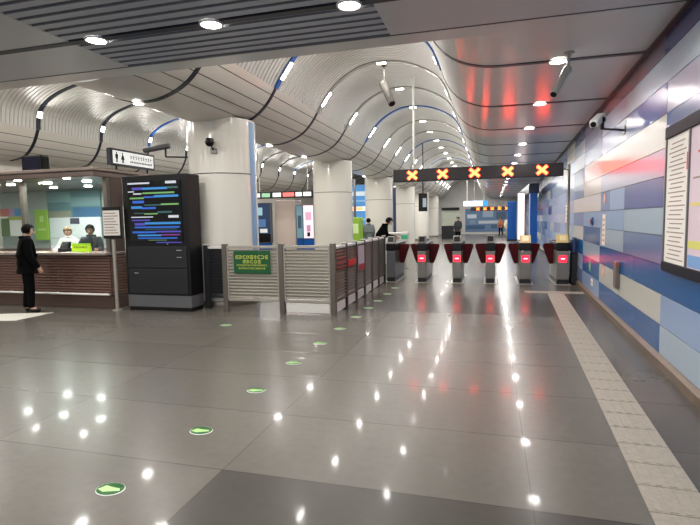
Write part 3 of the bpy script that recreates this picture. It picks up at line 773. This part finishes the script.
wallposter('light_panel', 'bright white back-lit panel behind the booth staff', 'panel', 49, 218, 102, 250, BW-.06, E('white', (222, 226, 228), .12), .04, [('screen', .42, .60, .02, .2, mat('panel_slate', (76, 78, 96), .4)), ('shelf_line', .0, 1., .62, .64, mat('panel_grey', (180, 184, 186), .4))])
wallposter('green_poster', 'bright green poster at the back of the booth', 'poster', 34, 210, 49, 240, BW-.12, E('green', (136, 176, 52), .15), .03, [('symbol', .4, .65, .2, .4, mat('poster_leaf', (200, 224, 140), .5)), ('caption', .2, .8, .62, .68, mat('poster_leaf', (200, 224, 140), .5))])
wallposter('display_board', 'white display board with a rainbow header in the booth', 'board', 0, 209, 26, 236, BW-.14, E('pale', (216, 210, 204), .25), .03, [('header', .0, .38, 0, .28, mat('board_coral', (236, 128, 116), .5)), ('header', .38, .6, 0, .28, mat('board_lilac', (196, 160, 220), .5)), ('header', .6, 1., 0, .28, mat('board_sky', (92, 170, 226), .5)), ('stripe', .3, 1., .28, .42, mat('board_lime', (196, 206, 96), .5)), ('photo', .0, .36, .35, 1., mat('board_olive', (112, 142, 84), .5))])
t = thing('desk_sign', 'yellow-green sign standing on the booth counter', 'sign', (-7.93, 8.2, 1.11))
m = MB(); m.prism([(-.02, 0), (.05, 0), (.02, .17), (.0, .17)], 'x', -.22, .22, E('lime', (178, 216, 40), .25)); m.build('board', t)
m = MB(); dashes(m, -.16, .16, -.013, .075, .11, [1]*8, mat('lime_ink', (110, 140, 30), .5)); m.build('lettering', t)
t = thing('counter_terminal', 'small dark ticket terminal on the booth counter', 'terminal', (-8.42, 8.22, 1.11))
m = MB(); m.bbox(-.12, .12, 0, .16, 0, .07, DGREY, .01); m.build('base', t); m = MB(); m.prism([(.03, .07), (.12, .07), (.14, .2), (.11, .2)], 'x', -.1, .1, BLACK); m.build('screen', t)
for x, lb in ((-8.75, 'left of two white leaflets lying on the booth counter'), (-8.05, 'right of two white leaflets lying on the booth counter')):
    t = tag(MB().bbox(-.12, .12, -.08, .08, 0, .006, PAPER, .002).build('leaflet'), lb, 'leaflet'); t.location = (x, 8.02, 1.1105); t.rotation_euler = (0, 0, .2)
# notice on a steel stand in front of the booth corner
t = thing('notice_stand', 'white black-framed notice on a steel post at the right booth corner', 'notice', (-6.90, 7.93, 0))
m = MB(); m.bbox(-.20, .20, -.03, .0, 1.38, 1.98, BLACK, .008); m.build('frame', t)
m = MB(); m.box(-.185, .185, -.035, -.029, 1.44, 1.91, PAPER); p = m.build('sheet', t)
m = MB()
for i in range(8): m.box(-.16, .15-.04*(i % 3), -.038, -.034, 1.48+.053*i, 1.495+.053*i, INK)
m.build('printed_lines', p)
m = MB(); m.cyl((0, .0, .02), (0, .0, 1.36), .032, STEEL, 16); m.build('post', t)
m = MB(); m.cyl((0,0,0), (0,0,.02), .09, STEEL, 20); m.build('foot', t)
# toilet sign on the booth roof
t = thing('toilet_sign', 'black-framed white toilet sign on the booth roof', 'sign', (-7.16, 8.28, 2.72))
m = MB(); m.bbox(-.10, .0, 0, 1.34, .09, .43, mat('sign_frame_navy', (34, 38, 56), .35), .01); m.build('frame', t)
for y in (.2, 1.14): m = MB(); m.cyl((-.05, y, 0), (-.05, y, .1), .02, DGREY, 10); m.build('foot', t)
m = MB(); m.box(.0, .006, .06, 1.28, .135, .385, E('sign_white', (236, 238, 236), .55)); f = m.build('face', t)
def figure(y, skirt):
    m = MB(); X0, X1 = .005, .009
    m.cyl((X0, y, .345), (X1, y, .345), .020, BLACK, 14)
    if skirt: m.prism([(y-.018, .32), (y+.018, .32), (y+.05, .22), (y-.05, .22)], 'x', X0, X1, BLACK)
    else: m.prism([(y-.04, .32), (y+.04, .32), (y+.034, .23), (y-.034, .23)], 'x', X0, X1, BLACK)
    for s in (-1, 1): m.box(X0, X1, y+s*.016-.010, y+s*.016+.010, .155, .235, BLACK)
    m.build('pictogram', f)
figure(.16, False); figure(.33, True)
m = MB()
for i in range(9):
    y = .55+.078*i
    m.box(.005, .009, y, y+.05, .30, .315, GROOVE); m.box(.005, .009, y+.02, y+.03, .26, .35, GROOVE); m.box(.005, .009, y, y+.05, .265, .275, GROOVE)
for i in range(14): m.box(.005, .009, .55+.05*i, .58+.05*i, .18, .22, GROOVE)
m.build('lettering', f)
# black box on the roof
t = thing('roof_monitor', 'black monitor box standing on the booth roof', 'monitor', (-9.75, 8.95, 2.72))
m = MB(); m.bbox(-.28, .28, -.12, .14, .07, .48, BLACK, .05); m.build('housing', t)
m = MB(); m.box(-.24, .24, -.125, -.118, .12, .44, mat('monitor_navy', (20, 24, 44), .2)); m.build('screen', t)
m = MB(); m.bbox(-.12, .12, -.08, .08, 0, .07, DGREY, .01); m.build('foot', t)
# pale floor mat by the customer
o = tag(MB().prism([(-8.95, 7.15), (-7.98, 7.50), (-8.0, 6.72), (-8.9, 6.45)], 'z', 0, .006, mat('pale_mat', (214, 210, 200), .6)).build('floor_mat'), 'pale mat on the floor behind the customer at the booth', 'mat')

# ------------------------------------------------------------------ beyond the barriers
def lightbox(label, x0, x1, y, z0, z1, face, legs=True, kids=()):
    t = thing('advertising_lightbox', label, 'lightbox', ((x0+x1)/2, y, 0)); w = (x1-x0)/2
    m = MB(); m.bbox(-w, w, 0, .22, z0, z1, MGREY, .01); m.build('frame', t)
    m = MB(); m.box(-w+.04, w-.04, -.006, .001, z0+.04, z1-.04, face); p = m.build('face', t)
    for a, b, c, d, mm in kids:
        m = MB(); H = z1-z0-.08; W2 = 2*w-.08; m.box(-w+.04+W2*a, -w+.04+W2*b, -.009, -.005, z1-.04-H*d, z1-.04-H*c, mm); m.build('picture_patch', p)
    if legs and z0 > .02: m = MB(); m.bbox(-w*.9, w*.9, .02, .2, 0, z0, BLUE, .01); m.build('plinth', t)
    return t
lightbox('dark blue advertising lightbox seen left of the pale pillar between the first two columns', -11.7, -10.78, 23.5, .55, 2.6, E('deep_blue', (40, 60, 90), .3), True, [(.1,.5,.1,.3,E('mist', (150, 190, 205), .4)),(.2,.7,.4,.6,E('sea', (80, 120, 170), .3)),(.3,.8,.65,.75,E('chalk', (220, 224, 226), .4)),(.2,1.,.78,1.,BLACK)])
lightbox('pink-white advertising lightbox right of the pale pillar between the first two columns', -9.05, -8.45, 23.5, .75, 2.45, E('blush', (240, 214, 226), .7), True, [(.2,.8,.2,.45,E('rose', (226, 170, 200), .4)),(.3,.7,.6,.8,E('plum', (200, 150, 180), .3)),(.35,.65,.82,.95,BLACK)])
lightbox('narrow teal advertising lightbox beside the pink-white one', -9.5, -9.1, 23.7, .75, 2.45, E('teal', (110, 150, 165), .3), True, [(.2,.8,.3,.7,E('dark_teal', (60, 90, 110), .2))])
t = thing('pale_pillar', 'pale square pillar between the dark and the pink lightboxes', 'pillar', (-10.15, 23.9, 0))
m = MB(); m.bbox(-.55, .55, 0, .9, 0, 2.72, mat('pillar_blush', (226, 208, 198), .35), .02); m.build('shaft', t); m = MB(); m.bbox(-.58, .58, -.03, .93, 0, .12, PBLUE, .01); m.build('base', t)
t = thing('hall_sign', 'long hanging sign with white, green and red lettering in the ticket hall', 'sign', (-10.0, 23.3, 2.80))
m = MB(); m.bbox(-1.65, 1.65, 0, .14, 0, .34, DGREY, .01); m.build('housing', t)
m = MB(); xs = [(-1.5,-1.25,'w'),(-1.15,-.7,'g'),(-.55,-.1,'w'),(.0,.6,'r'),(.68,1.0,'w'),(1.08,1.5,'w')]
for a, b, k in xs:
    mm = {'w': E('hall_white', (232, 232, 226), .8), 'g': E('hall_green', (150, 196, 160), .5), 'r': E('hall_red', (232, 110, 104), .8)}[k]
    m.box(a, b, -.006, .001, .07, .27, mm)
m.build('lettering', t)
for x in (-1.3, 1.3): m = MB(); m.cyl((x, .07, .34), (x, .07, 2.4), .02, WHITE, 8); m.build('hanger_rod', t)
lightbox('tall sky-blue striped advertising wall between the second and third columns', -8.9, -6.35, 26.2, .6, 3.55, E('sky', (84, 150, 214), .35), True, [(0,1,.12,.2,E('cloud', (214, 226, 236), .4)),(0,1,.28,.31,E('pale_sky', (140, 185, 225), .4)),(0,1,.40,.48,E('hall_white', (232, 232, 226), .8)),(.55,.9,.41,.47,E('amber', (226, 150, 80), .6)),(0,1,.62,.66,E('pale_sky', (140, 185, 225), .4))])
t = thing('green_machine', 'bright green self-service machine between the second and third columns', 'machine', (-5.36, 19.6, 0))
m = MB(); m.bbox(-.28, .28, 0, .5, .0, 1.75, mat('machine_green', (150, 196, 62), .4), .03); m.build('cabinet', t)
m = MB(); m.box(-.2, .2, -.006, .001, 1.1, 1.5, E('machine_screen', (190, 215, 150), .3)); m.build('screen', t)
m = MB(); m.cyl((0, .25, 1.75), (0, .25, 3.3), .05, MGREY, 12); m.build('mast', t)
# far end
t = thing('wall_mural', 'blue and grey mural on the far end wall', 'mural', (-.2, 51.93, 0))
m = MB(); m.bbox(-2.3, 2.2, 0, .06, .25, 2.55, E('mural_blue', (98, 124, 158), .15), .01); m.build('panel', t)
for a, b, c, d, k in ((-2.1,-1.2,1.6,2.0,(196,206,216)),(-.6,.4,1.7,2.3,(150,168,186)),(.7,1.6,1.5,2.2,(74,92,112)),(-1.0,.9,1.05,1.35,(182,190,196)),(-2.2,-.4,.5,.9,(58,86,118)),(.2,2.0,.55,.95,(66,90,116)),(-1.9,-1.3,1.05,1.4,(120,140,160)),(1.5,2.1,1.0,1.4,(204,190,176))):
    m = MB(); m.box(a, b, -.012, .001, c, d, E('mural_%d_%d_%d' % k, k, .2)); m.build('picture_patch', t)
t = thing('white_hanging_sign', 'white hanging sign with a blue square end at the far end', 'sign', (-1.1, 38.0, 2.52))
m = MB(); m.bbox(-.85, .5, 0, .14, 0, .36, E('hanging_white', (226, 240, 250), 1.2), .01); m.build('panel', t)
m = MB(); m.bbox(.5, .85, 0, .14, 0, .36, E('hanging_blue', (40, 130, 220), .8), .01); m.build('blue_end', t)
for x in (-.6, .6): m = MB(); m.cyl((x, .07, .36), (x, .07, 2.6), .025, WHITE, 8); m.build('hanger_rod', t)
# blue portal along the right wall
t = thing('blue_portal', 'bright blue portal frame standing along the right wall beyond the gates', 'portal', (1.86, 24.2, 0))
m = MB(); m.bbox(-.16, .16, 0, .5, 0, 3.0, BLUE, .02); m.build('post', t)
m = MB(); m.bbox(-.16, .16, 8.6, 9.1, 0, 3.0, BLUE, .02); m.build('post', t)
m = MB(); m.bbox(-.22, .22, -.05, 9.15, 2.72, 3.14, mat('portal_header', (18, 34, 64), .35), .02); m.build('header', t)
t = thing('blue_pillar', 'farther blue pillar left of the tall white lightbox', 'pillar', (1.40, 36.5, 0)); m = MB(); m.bbox(-.3, .3, 0, .6, .12, 2.72, BLUE, .02); m.build('shaft', t); m = MB(); m.bbox(-.34, .34, -.04, .64, 0, .12, DGREY, .01); m.build('base', t)
t = thing('white_lightbox', 'tall narrow white lightbox left of the blue portal', 'lightbox', (1.42, 26.0, 0))
m = MB(); m.bbox(-.17, .17, 0, .25, .5, 2.85, MGREY, .01); m.build('frame', t); m = MB(); m.box(-.15, .15, -.006, .001, .55, 2.8, E('portal_white', (246, 226, 226), 1.4)); m.build('face', t)
m = MB(); m.bbox(-.15, .15, .03, .22, 0, .5, DGREY, .01); m.build('plinth', t)
# niche with counter on the left of the far hall
t = thing('far_counter', 'dark service counter at the far left beyond the columns', 'counter', (-3.2, 40.5, 0))
m = MB(); m.bbox(-.6, .75, 0, .6, 0, 1.05, DGREY, .01); m.build('cabinet', t); m = MB(); m.bbox(-.64, .79, -.04, .64, 1.05, 1.1, STEEL, .006); m.build('worktop', t)
m = MB(); m.bbox(-.6, .75, .5, .6, 1.10, 2.3, mat('far_counter_back', (178, 184, 170), .5), .01); m.build('back_panel', t); m = MB(); m.bbox(-.62, .77, .3, .62, 2.3, 2.5, BLACK, .01); m.build('header', t)

# things just beyond the first gates
t = thing('white_desk', 'low white desk beyond the leftmost gate', 'desk', (-3.35, 17.6, 0))
m = MB(); m.bbox(-.30, .30, .05, .55, .06, 1.12, WHITE, .01); m.build('cabinet', t); m = MB(); m.bbox(-.34, .34, 0, .6, 1.12, 1.17, PAPER, .008); m.build('worktop', t); m = MB(); m.bbox(-.27, .27, .08, .5, 0, .06, DGREY, .005); m.build('plinth', t)
t = thing('leaflet_stand', 'small white and green leaflet stand beyond the leftmost gate', 'leaflet stand', (-2.78, 16.6, 0))
m = MB(); m.bbox(-.13, .13, 0, .2, .9, 1.22, WHITE, .03); m.build('tray', t); m = MB(); m.box(-.11, .11, -.006, .002, .98, 1.12, mat('stand_green', (70, 190, 140), .4)); m.build('label_band', t)
m = MB(); m.cyl((0, .1, .02), (0, .1, .9), .03, STEEL, 12); m.cyl((0, .1, 0), (0, .1, .02), .14, STEEL, 20); m.build('stem', t)

# ------------------------------------------------------------------ people
def skin_mesh(name, pts, edges, radii, mt, parent, sub=2, root=0):
    me = bpy.data.meshes.new(name); me.from_pydata([tuple(p) for p in pts], edges, [])
    o = bpy.data.objects.new(name, me); COL.objects.link(o)
    sk = o.modifiers.new('skin', 'SKIN'); sk.use_smooth_shade = True
    for i, d in enumerate(me.skin_vertices[0].data):
        r = radii[i]; d.radius = r if isinstance(r, tuple) else (r, r); d.use_root = (i == root)
    ss = o.modifiers.new('sub', 'SUBSURF'); ss.levels = sub; ss.render_levels = sub
    dg = bpy.context.evaluated_depsgraph_get(); me2 = bpy.data.meshes.new_from_object(o.evaluated_get(dg))
    bpy.data.objects.remove(o); bpy.data.meshes.remove(me)
    me2.name = name; me2.materials.clear(); me2.materials.append(mt)
    me2.polygons.foreach_set('use_smooth', [True]*len(me2.polygons))
    o2 = bpy.data.objects.new(name, me2); COL.objects.link(o2); o2.parent = parent
    return o2
def person(label, loc, rz, h, lean=0., head_tilt=0., arms=((.25, .3), (.25, .3)), jacket=None, trousers=None, shoes=None, hair=None, cap=None, stride=.06, long_coat=.16, seat=False):
    k = h/1.72
    t = thing('person', label, 'person', loc, rz)
    jacket = jacket or mat('black_coat', (8, 8, 10), .9, spec=.1); trousers = trousers or mat('black_trousers', (8, 8, 10), .9, spec=.1); shoes = shoes or mat('black_shoes', (14, 14, 15), .5)
    piv = Vector((0, 0, .95))
    RL = Matrix.Rotation(-lean, 3, 'X')
    def up(p): return (piv+RL @ (Vector(p)-piv))*k
    # joints (faces +Y)
    pel = piv*k; waist = up((0, .0, 1.08)); chest = up((0, .005, 1.27)); neckb = up((0, 0, 1.43)); neck = up((0, .012, 1.49))
    RH = Matrix.Rotation(-lean-head_tilt, 3, 'X')
    head = neck+RH @ Vector((0, .018, .095))*k; crown = neck+RH @ Vector((0, .01, .17))*k; chin = neck+RH @ Vector((0, .055, .045))*k
    P = [pel, waist, chest, neckb, neck, head, crown]
    E_ = [(0,1),(1,2),(2,3),(3,4),(4,5),(5,6)]
    Rr = [(.13, .10), (.118, .09), (.135, .10), .06, .05, (.078, .092), (.058, .066)]
    arm = {}
    for s, (fw, bend) in zip((-1, 1), arms):
        sh = up((s*.175, 0, 1.385))
        A = RL @ Matrix.Rotation(fw, 3, 'X')
        el = sh+A @ Vector((s*.045, 0, -.27))*k
        B = A @ Matrix.Rotation(bend, 3, 'X')
        wr = el+B @ Vector((s*-.01, 0, -.245))*k
        hd = wr+B @ Vector((0, .005, -.075))*k
        n = len(P); P += [sh, el, wr, hd]; E_ += [(2, n), (n, n+1), (n+1, n+2), (n+2, n+3)]; Rr += [.06, .042, .030, (.036, .02)]
        for f in range(4):   # fingers of different length, slightly curled
            off = B @ Vector((0, -.027+.018*f, -.02))*k; ln = (.058, .072, .078, .062)[f]
            C1 = B @ Matrix.Rotation(.25, 3, 'Y' )
            f1 = hd+off+B @ Vector((s*-.006, 0, -ln*.5))*k; f2 = f1+B @ Vector((s*-.022, 0, -ln*.5))*k
            q = len(P); P += [f1, f2]; E_ += [(n+3, q), (q, q+1)]; Rr += [.0085, .007]
        q = len(P); P += [wr+B @ Vector((s*-.01, .035, -.05))*k, wr+B @ Vector((s*-.022, .05, -.088))*k]; E_ += [(n+2, q), (q, q+1)]; Rr += [.011, .008]
        arm[s] = (sh, el, wr)
    leg = {}
    for s in (-1, 1):
        hp = Vector((s*.09, 0, .90))*k; kn = Vector((s*.10, .015+s*stride*.4, .49))*k; an = Vector((s*.105, -.02+s*stride, .085))*k; toe = Vector((s*.125, .14+s*stride, .03))*k
        n = len(P); P += [hp, kn, an, toe]; E_ += [(0, n), (n, n+1), (n+1, n+2), (n+2, n+3)]; Rr += [.09, .058, .04, .03]
        leg[s] = (hp, kn, an, toe)
    sc_ = lambda r: tuple(v*k for v in r) if isinstance(r, tuple) else r*k
    body = skin_mesh('body', P, E_, [sc_(r) for r in Rr], SKIN, t)
    # nose and ears joined to the same mesh
    bm = bmesh.new(); bm.from_mesh(body.data)
    def blob(c, r):
        M = Matrix.Translation(c) @ (RH.to_4x4()) @ Matrix.Diagonal((*r, 1)); g = bmesh.ops.create_icosphere(bm, subdivisions=2, radius=1, matrix=M)
        for f in set(f for v in g['verts'] for f in v.link_faces): f.smooth = True
    hc = head
    blob(hc+RH @ Vector((0, .098, -.01))*k, (.013*k, .018*k, .022*k))
    for s in (-1, 1): blob(hc+RH @ Vector((s*.08, -.005, -.005))*k, (.010*k, .02*k, .03*k))
    bm.to_mesh(body.data); bm.free()
    for s in (-1, 1):
        m = MB(); c = hc+RH @ Vector((s*.032, .086, .02))*k; m.ball(c, .010*k, BLACK, 8, 6); m.build('eye', t)
    m = MB(); c = hc+RH @ Vector((0, .089, -.045))*k; m.ball(c, (.022*k, .006*k, .006*k), mat('lips', (160, 96, 88), .5), 10, 6); m.build('mouth', t)
    # hair
    bm = bmesh.new(); M = Matrix.Translation(hc+RH @ Vector((0, -.012, .028))*k) @ RH.to_4x4() @ Matrix.Diagonal((.098*k, .110*k, .112*k, 1))
    bmesh.ops.create_icosphere(bm, subdivisions=4, radius=1)
    bmesh.ops.delete(bm, geom=[f for f in bm.faces if (f.calc_center_median().y > .30 and f.calc_center_median().z < .42) or f.calc_center_median().z < -.72], context='FACES')
    for v in bm.verts: v.co *= 1+.03*math.sin(v.co.x*19)*math.sin(v.co.z*17)
    bmesh.ops.solidify(bm, geom=bm.faces[:], thickness=.06); bmesh.ops.transform(bm, matrix=M, verts=bm.verts[:])
    for f in bm.faces: f.smooth = True
    me = bpy.data.meshes.new('hair'); bm.to_mesh(me); bm.free(); me.materials.append(hair or HAIR); o = bpy.data.objects.new('hair', me); COL.objects.link(o); o.parent = t
    if cap:
        m = MB(); cc = hc+RH @ Vector((0, 0, .085))*k; m.lathe([(.0001, .07*k), (.10*k, .055*k), (.115*k, .0), (.11*k, -.01)], cap, 20); o = m.build('cap', t); o.location = cc
    # coat
    hem = up((0, 0, .95-long_coat))
    P = [pel, waist, chest, up((0, -.005, 1.40)), up((0, 0, 1.47)), hem]; E_ = [(0,1),(1,2),(2,3),(3,4),(0,5)]; Rr = [(.205, .165), (.195, .16), (.20, .155), (.12, .11), (.08, .08), (.205, .165)]
    for s in (-1, 1):
        sh, el, wr = arm[s]; n = len(P); P += [sh, el, wr+(wr-el)*.22]; E_ += [(2, n), (n, n+1), (n+1, n+2)]; Rr += [.088, .072, .056]
    skin_mesh('coat', P, E_, [sc_(r) for r in Rr], jacket, t)
    m = MB(); c = up((0, -.02, 1.455)); m.lathe([(.075*k, -.03*k), (.105*k, -.01*k), (.10*k, .03*k), (.07*k, .035*k)], jacket, 20); o = m.build('collar', t); o.location = c
    P = [pel]; E_ = []; Rr = [(.15, .12)]
    for s in (-1, 1):
        hp, kn, an, toe = leg[s]; n = len(P); P += [hp, kn, an+Vector((0, 0, -.012))]; E_ += [(0, n), (n, n+1), (n+1, n+2)]; Rr += [.105, .078, .062]
    skin_mesh('trousers', P, E_, [sc_(r) for r in Rr], trousers, t)
    for s in (-1, 1):
        hp, kn, an, toe = leg[s]; toe = Vector((toe.x, toe.y, .04*k))
        o = skin_mesh('shoe', [Vector((an.x, an.y-.03*k, .05*k)), Vector((an.x, an.y+.05*k, .05*k)), toe], [(0,1),(1,2)], [.046*k, .05*k, .036*k], shoes, t)
    return t
person('person in a black coat and black trousers standing at the booth counter', (-8.50, 7.46, 0), -.6, 1.69, lean=.03, head_tilt=.15, arms=((-.02, .45), (.05, .5)), stride=.03)
person('person in black leaning forward behind the barrier row', (-3.45, 15.7, 0), -PI/2+.15, 1.80, lean=.42, head_tilt=.25, arms=((.5, 1.2), (.7, 1.1)))
person('person in a grey jacket walking beside the green machine', (-5.0, 20.7, 0), .3, 1.72, jacket=mat('grey_jacket', (112, 118, 124), .7), trousers=mat('dark_jeans', (52, 58, 70), .7), stride=.14)
person('staff member in a dark uniform standing in the far passage', (-2.10, 34.0, 0), PI-.2, 1.72, cap=mat('staff_cap', (40, 40, 52), .6), jacket=mat('uniform_dark', (30, 32, 40), .7))
person('distant person in a pale coat near the far overhead sign', (1.30, 43.2, 0), PI, 1.65, jacket=mat('pale_coat', (206, 196, 170), .7), trousers=mat('beige_trousers', (150, 140, 124), .7), stride=.12)
person('distant person in an orange-brown coat left of the pale-coated one', (.85, 46.5, 0), 2.6, 1.65, jacket=mat('rust_coat', (150, 92, 62), .7), stride=.12)
person('booth staff member in dark uniform behind the yellow-green sign', (-8.40, 8.98, 0), PI+.5, 1.66, jacket=mat('uniform_dark', (30, 32, 40), .7), arms=((.4, 1.2), (.4, 1.2)), head_tilt=.2)
person('booth staff member with light brown hair in a pale top', (-9.32, 9.3, 0), PI+.4, 1.62, jacket=mat('pale_top', (214, 204, 206), .7), hair=mat('brown_hair', (168, 138, 104), .6), arms=((.4, 1.2), (.4, 1.2)), head_tilt=.1)

# ------------------------------------------------------------------ world and view
w = bpy.data.worlds.new('world'); w.use_nodes = True; sc.world = w
w.node_tree.nodes['Background'].inputs[0].default_value = (.9, .93, 1, 1); w.node_tree.nodes['Background'].inputs[1].default_value = .8
sc.view_settings.view_transform = 'Standard'; sc.view_settings.look = 'None'; sc.view_settings.gamma = 1; sc.view_settings.use_curve_mapping = False
sc.view_settings.exposure = EXPO
